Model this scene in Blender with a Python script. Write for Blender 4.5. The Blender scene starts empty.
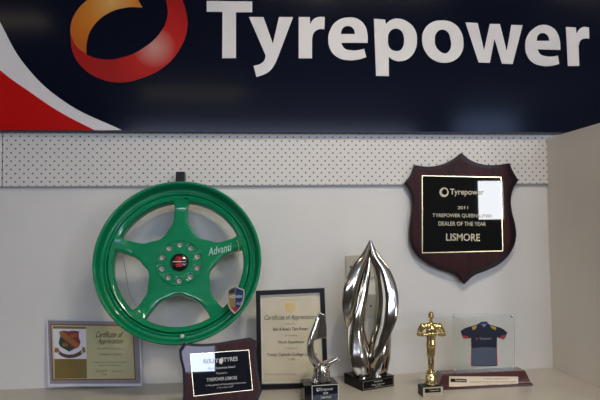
import bpy, bmesh, math, random
from mathutils import Vector, Matrix
random.seed(7)
S = bpy.context.scene
COL = S.collection
PI = math.pi

# ------------------------------------------------------------------ camera
F = 570.0
cd = bpy.data.cameras.new('camera'); cam = bpy.data.objects.new('camera', cd); COL.objects.link(cam)
cd.sensor_width = 36.0; cd.lens = F / 600 * 36.0; cd.clip_start = 0.05
ROT = (Matrix.Rotation(-math.atan(58 / F), 3, 'Z') @ Matrix.Rotation(PI / 2 + math.atan(28 / F), 3, 'X')
       @ Matrix.Rotation(-0.013, 3, 'Z'))
DIST = 1.8

def ray(px, py):
    return ROT @ Vector((px - 300.0, 200.0 - py, -F))

_r = ray(300, 377.6)
CAMZ = -_r.z / _r.y * DIST                      # the back edge of the bench top lies on z = 0
CAM = Vector((0, -DIST, CAMZ))
cam.matrix_world = Matrix.Translation(CAM) @ ROT.to_4x4()
S.camera = cam

def at(px, py, y=0.0):                          # point of the vertical plane at depth y
    r = ray(px, py); t = (y - CAM.y) / r.y
    return CAM + r * t

def on_shelf(px, py, z=0.0):
    r = ray(px, py); t = (z - CAM.z) / r.z
    return CAM + r * t

# ------------------------------------------------------------------ world, exposure
w = bpy.data.worlds.new('world'); S.world = w; w.use_nodes = True
w.node_tree.nodes['Background'].inputs[0].default_value = (0.55, 0.68, 1.0, 1)
w.node_tree.nodes['Background'].inputs[1].default_value = 0.4
S.view_settings.view_transform = 'Standard'; S.view_settings.look = 'None'
S.view_settings.gamma = 1.0; S.view_settings.use_curve_mapping = False
S.view_settings.exposure = 0.17

# room limits
XL, XR, YB, ZF, ZC = -3.4, 4.4, -6.2, -0.98, 2.1

def area(name, loc, rot, sx, sy, power, col):
    d = bpy.data.lights.new(name, 'AREA'); d.shape = 'RECTANGLE'; d.size = sx; d.size_y = sy
    d.energy = power; d.color = col
    o = bpy.data.objects.new(name, d); COL.objects.link(o); o.location = loc; o.rotation_euler = rot
    return o
DAY = (0.92, 0.95, 1.0)
area('daylight_rear_window', (0.46, YB + 0.12, 1.62), (PI / 2 - .2, 0, 0), 3.9, 0.36, 78, (.60, .69, .96))
area('daylight_high_side_window', (3.5, YB + 0.12, 1.84), (PI / 2 - .2, 0, 0), 0.9, 0.4, 12, (.42, .58, 1.0))
area('daylight_rear_side_window', (3.8, YB + 0.12, 0.83), (PI / 2, 0, 0), 0.9, 0.55, 38, DAY)
area('daylight_left_window', (XL + 0.12, -2.6, 0.75), (PI / 2, 0, -PI / 2), 2.2, 1.5, 7, (1, .95, .88))

# ------------------------------------------------------------------ materials
def lin(c):
    c /= 255.0
    return c / 12.92 if c <= 0.04045 else ((c + 0.055) / 1.055) ** 2.4

def rgb(r, g, b, k=1.0):
    return (min(1, lin(r) * k), min(1, lin(g) * k), min(1, lin(b) * k), 1)

def mat(name, col, rough=0.5, metal=0.0, coat=0.0, spec=0.5, trans=0.0, emis=None, es=0, ior=1.45, croug=0.05):
    m = bpy.data.materials.new(name); m.use_nodes = True
    b = m.node_tree.nodes['Principled BSDF']
    b.inputs['Base Color'].default_value = col
    b.inputs['Roughness'].default_value = rough; b.inputs['Metallic'].default_value = metal
    b.inputs['Coat Weight'].default_value = coat; b.inputs['Coat Roughness'].default_value = croug
    b.inputs['Specular IOR Level'].default_value = spec; b.inputs['IOR'].default_value = ior
    b.inputs['Transmission Weight'].default_value = trans
    if emis:
        b.inputs['Emission Color'].default_value = emis; b.inputs['Emission Strength'].default_value = es
    return m

def nodes(m):
    nt = m.node_tree
    return nt, nt.nodes['Principled BSDF']

def add_noise(m, c1, c2, scale, detail=3, rough=None, bump=0.0, stretch=(1, 1, 1), dist=0.0):
    nt, b = nodes(m)
    tc = nt.nodes.new('ShaderNodeTexCoord'); mp = nt.nodes.new('ShaderNodeMapping')
    mp.inputs['Scale'].default_value = stretch
    n = nt.nodes.new('ShaderNodeTexNoise'); n.inputs['Scale'].default_value = scale
    n.inputs['Detail'].default_value = detail; n.inputs['Distortion'].default_value = dist
    r = nt.nodes.new('ShaderNodeValToRGB')
    r.color_ramp.elements[0].position = 0.3; r.color_ramp.elements[1].position = 0.7
    r.color_ramp.elements[0].color = c1; r.color_ramp.elements[1].color = c2
    nt.links.new(tc.outputs['Object'], mp.inputs[0]); nt.links.new(mp.outputs[0], n.inputs['Vector'])
    nt.links.new(n.outputs[0], r.inputs[0]); nt.links.new(r.outputs[0], b.inputs['Base Color'])
    if bump:
        bp = nt.nodes.new('ShaderNodeBump'); bp.inputs['Strength'].default_value = bump
        bp.inputs['Distance'].default_value = 0.002
        nt.links.new(n.outputs[0], bp.inputs['Height']); nt.links.new(bp.outputs[0], b.inputs['Normal'])
    return m

M = {}
M['wall'] = add_noise(mat('wall_paint', (0.7, .69, .67, 1), 0.45), (.70, .68, .62, 1), (.735, .715, .655, 1), 6, 4, bump=0.05)
M['panel'] = add_noise(mat('panel_laminate', (0.6, .58, .53, 1), 0.4), (.76, .70, .61, 1), (.80, .74, .65, 1), 5, 3)
M['shelf'] = add_noise(mat('bench_laminate', (0.6, .58, .53, 1), 0.3), (.54, .50, .42, 1), (.58, .54, .455, 1), 9, 4)
M['ceiling'] = mat('ceiling_paint', (.5, .47, .42, 1), .8)
M['floor'] = add_noise(mat('floor_vinyl', (.1, .1, .1, 1), .35), (.08, .08, .085, 1), (.12, .12, .12, 1), 8)
M['roomwall'] = mat('room_wall_paint', (.24, .22, .19, 1), .7)
M['alu'] = mat('aluminium', (.6, .6, .6, 1), .35, 1)
M['pane'] = mat('window_glass', (1, 1, 1, 1), 0.0, trans=1.0, ior=1.05)

def peg_mat():
    m = mat('pegboard_white', (.66, .645, .60, 1), .5); nt, b = nodes(m)
    tc = nt.nodes.new('ShaderNodeTexCoord'); sp = nt.nodes.new('ShaderNodeSeparateXYZ')
    nt.links.new(tc.outputs['Object'], sp.inputs[0])
    def math_(op, a, c=None):
        n = nt.nodes.new('ShaderNodeMath'); n.operation = op
        for k, v in ((0, a), (1, c)):
            if v is None: continue
            if isinstance(v, (int, float)): n.inputs[k].default_value = v
            else: nt.links.new(v, n.inputs[k])
        return n.outputs[0]
    s = 0.0252
    A = math_('DIVIDE', math_('ADD', sp.outputs[0], sp.outputs[2]), s)
    B = math_('DIVIDE', math_('SUBTRACT', sp.outputs[0], sp.outputs[2]), s)
    fa = math_('SUBTRACT', math_('FRACT', A), 0.5); fb = math_('SUBTRACT', math_('FRACT', B), 0.5)
    d = math_('SQRT', math_('ADD', math_('MULTIPLY', fa, fa), math_('MULTIPLY', fb, fb)))
    hole = math_('LESS_THAN', d, 0.15)
    mx = nt.nodes.new('ShaderNodeMix'); mx.data_type = 'RGBA'
    mx.inputs[6].default_value = (.72, .69, .63, 1); mx.inputs[7].default_value = (.10, .09, .085, 1)
    nt.links.new(hole, mx.inputs[0]); nt.links.new(mx.outputs[2], b.inputs['Base Color'])
    return m
M['peg'] = peg_mat()
M['navy'] = mat('sign_navy', (.0035, .0055, .014, 1), .12, spec=.11)
M['signwhite'] = mat('sign_white', (.76, .73, .69, 1), .3, spec=.25)
M['signred'] = mat('sign_red', (.50, .005, .003, 1), .3, spec=.1)
M['signedge'] = mat('sign_edge', (.02, .024, .05, 1), .3, spec=.2)

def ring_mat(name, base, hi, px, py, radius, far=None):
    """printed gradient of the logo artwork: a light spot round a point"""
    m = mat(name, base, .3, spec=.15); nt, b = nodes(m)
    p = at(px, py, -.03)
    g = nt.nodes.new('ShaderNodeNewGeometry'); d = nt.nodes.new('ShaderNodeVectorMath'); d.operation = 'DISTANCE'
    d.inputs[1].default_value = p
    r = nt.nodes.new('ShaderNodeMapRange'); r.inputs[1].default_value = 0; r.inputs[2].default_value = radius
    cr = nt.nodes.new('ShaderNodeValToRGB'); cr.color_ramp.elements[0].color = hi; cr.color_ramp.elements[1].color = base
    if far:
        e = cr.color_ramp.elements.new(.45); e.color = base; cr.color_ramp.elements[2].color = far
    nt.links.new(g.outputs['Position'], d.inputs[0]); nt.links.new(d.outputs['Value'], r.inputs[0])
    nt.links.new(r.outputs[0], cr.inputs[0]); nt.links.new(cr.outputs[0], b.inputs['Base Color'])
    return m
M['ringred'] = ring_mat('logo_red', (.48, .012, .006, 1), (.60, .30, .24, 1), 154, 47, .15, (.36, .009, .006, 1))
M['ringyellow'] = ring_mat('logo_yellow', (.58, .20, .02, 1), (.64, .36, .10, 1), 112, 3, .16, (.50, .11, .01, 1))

M['green'] = mat('wheel_green', (.001, .215, .082, 1), .45, 0.0, coat=.8, spec=.08, croug=.025)
M['blackplastic'] = mat('black_plastic', (.010, .010, .011, 1), .35, spec=.2)
M['capred'] = mat('cap_red', (.55, .02, .02, 1), .4)
M['silverprint'] = mat('silver_print', (.62, .75, .66, 1), .4)
M['spokeprint'] = mat('spoke_print', (.36, .58, .46, 1), .4)
M['baremetal'] = mat('unpainted_metal', (.50, .46, .39, 1), .5)
M['capblack'] = mat('cap_black', (.01, .008, .008, 1), .15, coat=.5)
M['chrome'] = mat('chrome', (.50, .455, .385, 1), .10, 1)
M['silver'] = mat('pewter', (.66, .62, .54, 1), .13, 1)
M['gold'] = mat('gold', (.74, .57, .24, 1), .12, 1)
M['goldline'] = mat('gold_line', (.95, .80, .48, 1), .25, 1)
M['goldtext'] = mat('gold_text', (.62, .56, .38, 1), .5)
M['platetext'] = mat('plate_text', (.55, .54, .48, 1), .5)
M['plate'] = mat('black_plate', (.006, .007, .007, 1), .015, spec=.5)
M['bluplate'] = mat('blue_black_plate', (.004, .006, .014, 1), .015, spec=.6, coat=.8, croug=.01)
M['wood'] = add_noise(mat('mahogany', (.06, .01, .01, 1), .35, coat=.35, croug=.03, spec=.15), (.018, .0035, .003, 1), (.052, .010, .008, 1), 4, 6, stretch=(9, 9, .8), dist=.6)
M['woodtrophy'] = add_noise(mat('mahogany_base', (.1, .02, .015, 1), .2, coat=.6), (.045, .009, .009, 1), (.09, .019, .017, 1), 6, 6, stretch=(.8, 9, 9), dist=.6)
M['wooddark'] = mat('dark_wood_edge', (.012, .004, .005, 1), .3, spec=.25)
M['black'] = mat('black_gloss', (.005, .005, .006, 1), .10, coat=.1, spec=.2)
M['framewood'] = mat('black_frame', (.010, .008, .008, 1), .3, spec=.15)
M['parchment'] = add_noise(mat('parchment', (.6, .5, .33, 1), .35, coat=.25, croug=.12), (.60, .52, .33, 1), (.68, .60, .42, 1), 14, 3)
M['mount'] = mat('parchment_pale', (.72, .70, .60, 1), .5)
M['crestgold'] = mat('crest_gold', (.72, .52, .20, 1), .5)
M['ink'] = mat('ink', (.022, .02, .016, 1), .6)
M['inkgrey'] = mat('ink_grey', (.23, .20, .15, 1), .6)
M['inkred'] = mat('ink_red', (.34, .11, .04, 1), .6)
M['lamwhite'] = mat('laminate_clear_edge', (.66, .66, .68, 1), .15, coat=.6)
M['certgrey'] = mat('certificate_grey', (.25, .235, .245, 1), .3, coat=.3)
M['certbeige'] = mat('certificate_beige', (.50, .46, .245, 1), .3, coat=.3)
M['certolive'] = mat('certificate_olive', (.19, .145, .035, 1), .3, coat=.3)
M['certred'] = mat('certificate_red', (.21, .016, .016, 1), .4)
M['certwhite'] = mat('certificate_white', (.72, .70, .72, 1), .3, coat=.3)
M['creststroke'] = mat('crest_orange', (.30, .115, .022, 1), .5)
M['crestgreen'] = mat('crest_green', (.012, .045, .015, 1), .5)
M['ribbon'] = mat('crest_ribbon', (.09, .045, .02, 1), .5)
M['acrylic'] = mat('acrylic', (.90, .93, .90, 1), .02, trans=.93, ior=1.2, coat=.3)
M['jersey'] = mat('jersey_navy', (.004, .006, .022, 1), .4)
M['jerseyreflect'] = mat('jersey_reflection', (.07, .09, .13, 1), .35)  # paler tone of the acrylic's reflection, painted over the navy
M['jerseyprint'] = mat('jersey_print', (.22, .24, .28, 1), .5)
M['yellow'] = mat('jersey_yellow', (.40, .26, .02, 1), .5)
M['red'] = mat('jersey_red', (.32, .02, .02, 1), .5)
M['blue'] = mat('tag_blue', (.012, .03, .13, 1), .3)
M['taggold'] = mat('tag_gold', (.26, .19, .07, 1), .3)
M['tagborder'] = mat('tag_border', (.50, .45, .34, 1), .3)
M['brass'] = mat('brass_plate', (.86, .72, .53, 1), .34, .1)
M['steel'] = mat('steel_label', (.50, .43, .31, 1), .4)
M['plastic'] = mat('plate_plastic', (.52, .49, .41, 1), .35)
M['cord'] = mat('cord', (.40, .33, .15, 1), .7)
M['wire'] = mat('pale_cord', (.36, .35, .32, 1), .6)

# ------------------------------------------------------------------ helpers
def tag(o, label=None, cat=None, group=None, kind=None):
    if label: o['label'] = label
    if cat: o['category'] = cat
    if group: o['group'] = group
    if kind: o['kind'] = kind
    return o

def empty(name, loc, label, cat, rot=(0, 0, 0), group=None):
    o = bpy.data.objects.new(name, None); COL.objects.link(o)
    o.matrix_world = Matrix.Translation(loc) @ Matrix.Rotation(rot[2], 4, 'Z') @ Matrix.Rotation(rot[0], 4, 'X') @ Matrix.Rotation(rot[1], 4, 'Y')
    o.empty_display_size = .05
    return tag(o, label, cat, group)

def link(name, me, m, parent=None, smooth=False):
    o = bpy.data.objects.new(name, me); COL.objects.link(o)
    if m is not None: me.materials.clear(); me.materials.append(m)
    if parent: o.parent = parent
    for p in me.polygons: p.use_smooth = smooth
    return o

def L(root, px, py, yl=0.0):                    # pixel -> local (x, z) of a thing's own upright plane y = yl
    i = root.matrix_world.inverted()
    c = i @ CAM; d = i.to_3x3() @ ray(px, py)
    t = (yl - c.y) / d.y; p = c + d * t
    return (p.x, p.z)

def LL(root, pts, yl=0.0):
    return [L(root, *p[:2], yl) + tuple(p[2:]) for p in pts]

def box_me(name, x0, x1, y0, y1, z0, z1, bev=0.0):
    bm = bmesh.new(); bmesh.ops.create_cube(bm, size=1)
    for v in bm.verts:
        v.co = Vector((x0 + (v.co.x + .5) * (x1 - x0), y0 + (v.co.y + .5) * (y1 - y0), z0 + (v.co.z + .5) * (z1 - z0)))
    if bev: bmesh.ops.bevel(bm, geom=bm.edges[:], offset=bev, segments=2, affect='EDGES', profile=.7)
    me = bpy.data.meshes.new(name); bm.to_mesh(me); bm.free(); return me

def box(name, x0, x1, y0, y1, z0, z1, m, parent=None, bev=0.0):
    return link(name, box_me(name, x0, x1, y0, y1, z0, z1, bev), m, parent)

def curve_mesh(name, contours, extrude=0.0, bevel=0.0, res=10):
    """contours: lists of (x, z) or (x, z, 1) - a 1 marks a sharp corner, others are smooth. A plate in x/z, front at -y"""
    c = bpy.data.curves.new(name, 'CURVE'); c.dimensions = '2D'; c.fill_mode = 'BOTH'; c.extrude = extrude
    c.bevel_depth = bevel; c.bevel_resolution = 2; c.resolution_u = res
    for pts in contours:
        sp = c.splines.new('BEZIER'); sp.bezier_points.add(len(pts) - 1); sp.use_cyclic_u = True
        for b, p in zip(sp.bezier_points, pts):
            b.co = (p[0], p[1], 0)
            t = 'VECTOR' if len(p) > 2 and p[2] else 'AUTO'
            b.handle_left_type = b.handle_right_type = t
    return bake_curve(name, c)

def bake_curve(name, c):
    o = bpy.data.objects.new('tmp', c); COL.objects.link(o)
    bpy.context.view_layer.update(); dg = bpy.context.evaluated_depsgraph_get()
    me = bpy.data.meshes.new_from_object(o.evaluated_get(dg)); me.name = name
    bpy.data.objects.remove(o); bpy.data.curves.remove(c)
    for v in me.vertices: v.co = Vector((v.co.x, -v.co.z, v.co.y))
    return me

def bake_mods(o):
    bpy.context.view_layer.update(); dg = bpy.context.evaluated_depsgraph_get()
    me = bpy.data.meshes.new_from_object(o.evaluated_get(dg))
    return me

def plate(name, contours, m, parent, y=0.0, t=.002, bevel=0.0, smooth=False):
    """a solid plate whose BACK is at local y and front at y - t"""
    me = curve_mesh(name, contours, extrude=max(t / 2 - bevel, 1e-5), bevel=bevel)
    me.transform(Matrix.Translation((0, y - t / 2, 0)))
    return link(name, me, m, parent, smooth)

def join_me(name, mes):
    bm = bmesh.new()
    for me in mes: bm.from_mesh(me)
    out = bpy.data.meshes.new(name); bm.to_mesh(out); bm.free(); return out

def text_me(s, x, z, width=None, height=None, bold=0.0, shear=0.0, t=.0004, rot=0.0, space=1.0):
    """one line of text centred at x, z (local plane), scaled to a width and a letter height"""
    f = bpy.data.curves.new('txt', 'FONT'); f.body = s; f.size = 1; f.extrude = .5; f.offset = bold * .45; f.shear = shear
    f.space_character = space; f.resolution_u = 3
    me = bake_curve('txt', f)
    xs = [v.co.x for v in me.vertices]; zs = [v.co.z for v in me.vertices]
    cx, cz = (min(xs) + max(xs)) / 2, (min(zs) + max(zs)) / 2
    w0, h0 = max(xs) - min(xs), max(zs) - min(zs)
    sx = width / w0 if width else height / h0
    sz = height / h0 if height else sx
    R = Matrix.Rotation(-rot, 4, 'Y')
    me.transform(Matrix.Translation((x, 0, z)) @ R @ Matrix.Diagonal((sx, t, sz, 1)) @ Matrix.Translation((-cx, 0, -cz)))
    return me

def texts(name, parent, m, y, lines):
    """lines: (string, px-left, px-right, py-top, py-bottom[, bold, shear]) placed on the thing's plane y"""
    out = []
    for ln in lines:
        s, x0, x1, y0, y1 = ln[:5]
        bold = ln[5] if len(ln) > 5 else 0; sh = ln[6] if len(ln) > 6 else 0; tilt = ln[7] if len(ln) > 7 else 0
        a = Vector(L(parent, x0, (y0 + y1) / 2 - tilt / 2, y)); b = Vector(L(parent, x1, (y0 + y1) / 2 + tilt / 2, y))
        c = Vector(L(parent, (x0 + x1) / 2, y0, y)); d = Vector(L(parent, (x0 + x1) / 2, y1, y))
        me = text_me(s, (a.x + b.x) / 2, (a.y + b.y) / 2, (b - a).length, abs(c.y - d.y), bold, sh, .0004,
                     math.atan2(b.y - a.y, b.x - a.x))
        me.transform(Matrix.Translation((0, y - .0002, 0)))
        out.append(link(name, me, m, parent))
    return out

def lathe_me(name, prof, n=96, closed=True, axis='Y'):
    """profile of (radius, along axis) turned round the axis"""
    bm = bmesh.new(); rings = []
    for r, h in prof:
        ring = []
        for k in range(n):
            a = 2 * PI * k / n
            ring.append(bm.verts.new((r * math.cos(a), h, r * math.sin(a)) if axis == 'Y' else (r * math.cos(a), r * math.sin(a), h)))
        rings.append(ring)
    m_ = len(rings)
    for i in range(m_ if closed else m_ - 1):
        A, B = rings[i], rings[(i + 1) % m_]
        for k in range(n):
            bm.faces.new((A[k], A[(k + 1) % n], B[(k + 1) % n], B[k]))
    if not closed:
        bm.faces.new(rings[0]); bm.faces.new(rings[-1])
    bmesh.ops.recalc_face_normals(bm, faces=bm.faces)
    me = bpy.data.meshes.new(name); bm.to_mesh(me); bm.free(); return me

def tube_me(name, pts, r, n=8):
    bm = bmesh.new(); rings = []
    pts = [Vector(p) for p in pts]; rr = r if isinstance(r, (list, tuple)) else [r] * len(pts)
    for i, p in enumerate(pts):
        t = (pts[min(i + 1, len(pts) - 1)] - pts[max(i - 1, 0)]).normalized()
        u = t.orthogonal().normalized() if i == 0 else (u - t * u.dot(t)).normalized()
        v = t.cross(u)
        rings.append([bm.verts.new(p + (u * math.cos(2 * PI * k / n) + v * math.sin(2 * PI * k / n)) * rr[i]) for k in range(n)])
    for A, B in zip(rings, rings[1:]):
        for k in range(n): bm.faces.new((A[k], A[(k + 1) % n], B[(k + 1) % n], B[k]))
    bm.faces.new(rings[0]); bm.faces.new(rings[-1]); bmesh.ops.recalc_face_normals(bm, faces=bm.faces)
    me = bpy.data.meshes.new(name); bm.to_mesh(me); bm.free(); return me

def ball(bm, c, r, sc=(1, 1, 1), nu=14, nv=8):
    top = bm.verts.new((c[0], c[1], c[2] + r * sc[2])); bot = bm.verts.new((c[0], c[1], c[2] - r * sc[2])); rings = []
    for j in range(1, nv):
        a = PI * j / nv; rings.append([bm.verts.new((c[0] + r * sc[0] * math.sin(a) * math.cos(2 * PI * k / nu), c[1] + r * sc[1] * math.sin(a) * math.sin(2 * PI * k / nu), c[2] + r * sc[2] * math.cos(a))) for k in range(nu)])
    for k in range(nu):
        bm.faces.new((top, rings[0][k], rings[0][(k + 1) % nu])); bm.faces.new((bot, rings[-1][(k + 1) % nu], rings[-1][k]))
        for A, B in zip(rings, rings[1:]): bm.faces.new((A[k], B[k], B[(k + 1) % nu], A[(k + 1) % nu]))

def limb(bm, pts, rad):
    """tapering limb of overlapping balls along a chain"""
    for (a, ra), (b, rb) in zip(zip(pts, rad), zip(pts[1:], rad[1:])):
        a, b = Vector(a), Vector(b); n = max(2, int((b - a).length / (min(ra, rb) * .35)) + 1)
        for k in range(n + 1):
            f = k / n; ball(bm, a.lerp(b, f), ra + (rb - ra) * f)

def fused(name, bm, voxel, m, parent, smooth_it=3):
    me = bpy.data.meshes.new(name); bm.to_mesh(me); bm.free()
    o = bpy.data.objects.new('tmp', me); COL.objects.link(o)
    md = o.modifiers.new('r', 'REMESH'); md.mode = 'VOXEL'; md.voxel_size = voxel
    sm = o.modifiers.new('s', 'SMOOTH'); sm.iterations = smooth_it; sm.factor = .5
    me2 = bake_mods(o); bpy.data.objects.remove(o); me2.name = name
    return link(name, me2, m, parent, True)

def catmull(pts, n=8):
    out = []
    P = [Vector(p) for p in pts]; P = [P[0]] + P + [P[-1]]
    for i in range(1, len(P) - 2):
        for k in range(n):
            t = k / n; a, b, c, d = P[i - 1], P[i], P[i + 1], P[i + 2]
            out.append(.5 * ((2 * b) + (c - a) * t + (2 * a - 5 * b + 4 * c - d) * t * t + (3 * b - 3 * c + d - a) * t ** 3))
    out.append(P[-2]); return out

# ------------------------------------------------------------------ the setting
XP = at(549, 250, 0).x                          # where the right side panel meets the back wall
ZP = at(549, 139, 0).z                          # its top
st = lambda n, o: tag(o, kind='structure')
st('', box('wall_back', XL, XR, 0, .1, ZF, ZC, M['wall']))
st('', box('floor', XL - .1, XR + .1, YB - .1, .1, ZF - .1, ZF, M['floor']))
st('', box('ceiling', XL - .1, XR + .1, YB - .1, .1, ZC, ZC + .1, M['ceiling']))

def wall_x(name, x0, x1, ya, yb, holes, m):     # wall along y with window openings
    mes = []; ys = ya
    for (h0, h1, z0, z1) in holes:
        mes += [box_me('w', x0, x1, ys, h0, ZF, ZC), box_me('w', x0, x1, h0, h1, ZF, z0), box_me('w', x0, x1, h0, h1, z1, ZC)]; ys = h1
    mes.append(box_me('w', x0, x1, ys, yb, ZF, ZC))
    st('', link(name, join_me(name, mes), m))
def wall_y(name, y0, y1, xa, xb, holes, m):
    mes = []; xs = xa
    for (h0, h1, z0, z1) in holes:
        mes += [box_me('w', xs, h0, y0, y1, ZF, ZC), box_me('w', h0, h1, y0, y1, ZF, z0), box_me('w', h0, h1, y0, y1, z1, ZC)]; xs = h1
    mes.append(box_me('w', xs, xb, y0, y1, ZF, ZC))
    st('', link(name, join_me(name, mes), m))
wall_x('wall_left', XL - .1, XL, YB, 0, [(-3.7, -1.5, 0, 1.5)], M['roomwall'])
wall_x('wall_right', XR, XR + .1, YB, 0, [], M['roomwall'])
_rw = [box_me('w', XL - .1, -1.49, YB - .1, YB, ZF, ZC), box_me('w', -1.49, 2.41, YB - .1, YB, ZF, 1.44), box_me('w', -1.49, 2.41, YB - .1, YB, 1.81, ZC),
       box_me('w', 2.41, 3.05, YB - .1, YB, ZF, ZC), box_me('w', 3.05, 3.35, YB - .1, YB, ZF, 1.62), box_me('w', 3.35, 3.95, YB - .1, YB, ZF, .54), box_me('w', 3.35, 3.95, YB - .1, YB, 1.12, 1.62),
       box_me('w', 3.05, 3.95, YB - .1, YB, 2.06, ZC), box_me('w', 3.95, 4.25, YB - .1, YB, ZF, .54), box_me('w', 3.95, 4.25, YB - .1, YB, 1.12, ZC), box_me('w', 4.25, XR + .1, YB - .1, YB, ZF, ZC)]
st('', link('wall_rear', join_me('wall_rear', _rw), M['roomwall']))

def window_y(n, x0, x1, z0, z1, mull):
    y = YB - .05
    mes = [box_me('f', x0, x1, y - .02, y + .02, z0, z0 + .05), box_me('f', x0, x1, y - .02, y + .02, z1 - .05, z1),
           box_me('f', x0, x0 + .05, y - .02, y + .02, z0, z1), box_me('f', x1 - .05, x1, y - .02, y + .02, z0, z1)]
    for k in range(1, mull + 1):
        xm = x0 + (x1 - x0) * k / (mull + 1); mes.append(box_me('f', xm - .025, xm + .025, y - .02, y + .02, z0, z1))
    f = link('window_%d' % n, join_me('f', mes), M['alu']); tag(f, kind='structure')
    p = box('pane', x0 + .01, x1 - .01, y - .003, y + .003, z0 + .01, z1 - .01, M['pane'], f)
window_y(1, -1.49, 2.41, 1.44, 1.81, 2)
window_y(2, 3.05, 3.95, 1.62, 2.06, 0)
window_y(4, 3.35, 4.25, .54, 1.12, 0)
f = box('window_3', XL - .07, XL - .03, -3.7, -1.5, 0, .05, M['alu']); tag(f, kind='structure')

# bench under the trophies and the panel that closes it on the right
sh = empty('display_counter', (0, 0, 0), 'off-white laminate bench top along the back wall carrying the trophies', 'counter')
box('counter_top', XL + .02, XP, -.37, -.001, -.035, 0, M['shelf'], sh, .002)
box('cabinet_body', XL + .02, XP, -.35, -.001, ZF + .001, -.036, M['panel'], sh)
pn = box('side_panel', XP, XP + .03, -.38, -.001, ZF + .001, ZP, M['panel'], None, .0015)
tag(pn, 'plain off-white upright end panel at the right end of the bench', 'panel')

# pegboard strips
PB = at(275, 185, 0).z
XJ = at(3.5, 160, 0).x
p1 = box('pegboard', XJ + .0015, XP + .36, -.008, -.001, PB, at(300, 95, 0).z, M['peg'])
tag(p1, 'long white perforated strip running behind the wheel and shield below the sign', 'pegboard')
p2 = box('pegboard', XL + .02, XJ - .0015, -.008, -.001, PB - .004, at(300, 95, 0).z, M['peg'])
tag(p2, 'short piece of white perforated strip at far left edge, left of the vertical joint', 'pegboard')
tr = box('trim_1', XJ - .3, XP + .36, -.0095, -.001, PB - .004, PB, mat('trim_grey', (.32, .32, .32, 1), .5)); tag(tr, kind='structure')

# ------------------------------------------------------------------ the sign
ys = -.03
sb = at(275, 131, ys)
sg = empty('shop_sign', (0, ys, sb.z), 'large navy shop sign with white lettering above the pegboard', 'sign')
sxl, sxr = at(-60, 100, ys).x, at(760, 100, ys).x
szt = .63
plate('sign_panel', [[(sxl, 0, 1), (sxr, 0, 1), (sxr, szt, 1), (sxl, szt, 1)]], M['navy'], sg, .0205, .0205)
box('edge_strip', sxl, sxr, -.0015, .0205, -.004, -.0002, M['signedge'], sg)

def cr(ox, oy, k, pts): return [(ox + p[0] / k, oy + p[1] / k) + tuple(p[2:]) for p in pts]
c = 1
GL = [
 [cr(200, 0, 6.667, [(45,7,c),(348,10,c),(348,82,c),(240,82,c),(240,388,c),(148,388,c),(150,80,c),(45,78,c)])],
 [cr(240, 10, 5.333, [(48,38,c),(125,38,c),(175,180,c),(208,38,c),(283,38,c),(205,245,c),(182,295),(150,332),(88,358,c),(72,298,c),(108,288),(130,268),(137,243,c)])],
 [cr(240, 10, 5.333, [(313,38,c),(372,38,c),(374,77,c),(390,52),(418,38),(452,38,c),(450,103,c),(422,103),(395,120),(384,155,c),(384,258,c),(313,258,c)])],
 [cr(320, 10, 5.714, [(272,188,c),(271,140),(255,88),(215,52),(160,43),(95,65),(56,120),(47,172),(60,228),(100,270),(160,287),(220,283),(264,270,c),(252,222,c),(215,230),(180,231),(140,220),(120,188,c)]),
  cr(320, 10, 5.714, [(118,138,c),(130,105),(160,92),(190,106),(200,138,c)])],
 [cr(370, 15, 6.0, [(23,23,c),(90,28,c),(95,55,c),(122,32),(165,22),(230,45),(272,95),(281,155),(270,212),(235,258),(185,277),(140,270),(112,250,c),(113,367,c),(36,365,c)]),
  cr(370, 15, 6.0, [(107,150),(114,108),(145,83),(180,90),(200,120),(204,155),(198,190),(180,212),(155,217),(125,205),(110,180)])],
 [cr(370, 15, 6.0, [(312,150),(325,90),(365,48),(430,33),(500,50),(545,100),(560,165),(550,225),(510,270),(450,287),(385,272),(335,225)]),
  cr(370, 15, 6.0, [(388,155),(398,108),(430,88),(465,102),(482,145),(486,185),(475,215),(450,231),(415,215),(393,185)])],
 [cr(460, 20, 8.0, [(43,20,c),(140,25,c),(192,245,c),(238,32,c),(318,33,c),(373,250,c),(410,40,c),(500,42,c),(420,353,c),(335,350,c),(275,150,c),(238,343,c),(148,340,c)])],
 [cr(520, 20, 7.5, [(302,225,c),(299,165),(275,92),(230,50),(165,37),(95,70),(50,130),(38,195),(50,262),(92,317),(160,343),(230,345),(293,330,c),(283,268,c),(240,275),(190,272),(150,256),(130,220,c)]),
  cr(520, 20, 7.5, [(123,157,c),(135,115),(168,98),(205,115),(220,157,c)])],
 [cr(520, 20, 7.5, [(343,53,c),(417,57,c),(423,105,c),(445,70),(475,53),(516,58,c),(518,140,c),(487,139),(455,152),(438,195,c),(443,345,c),(358,345,c)])],
]
for g in GL:
    plate('letter', [LL(sg, k) for k in g], M['signwhite'], sg, 0, .0012)
# the twisted ring emblem
yel = cr(60, 0, 4, [(330,30,c),(270,30),(190,55),(130,110),(108,165),(105,216,c),(70,190),(46,150),(43,105),(62,52),(110,0),(180,-40),(260,-45),(300,-15)])
red = cr(60, 0, 4, [(43,140,c),(50,205),(90,270),(160,315),(240,330),(330,312),(420,265),(480,195),(508,120),(505,50),(480,-15),(430,-70),(370,-95,c),(405,-45),(426,10),(429,70),(400,132),(330,195),(250,230),(180,238),(115,222),(70,190)])
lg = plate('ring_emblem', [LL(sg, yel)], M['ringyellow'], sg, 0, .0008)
lg2 = plate('ring_emblem_lower_band', [LL(sg, red)], M['ringred'], lg, 0, .0012)
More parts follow.
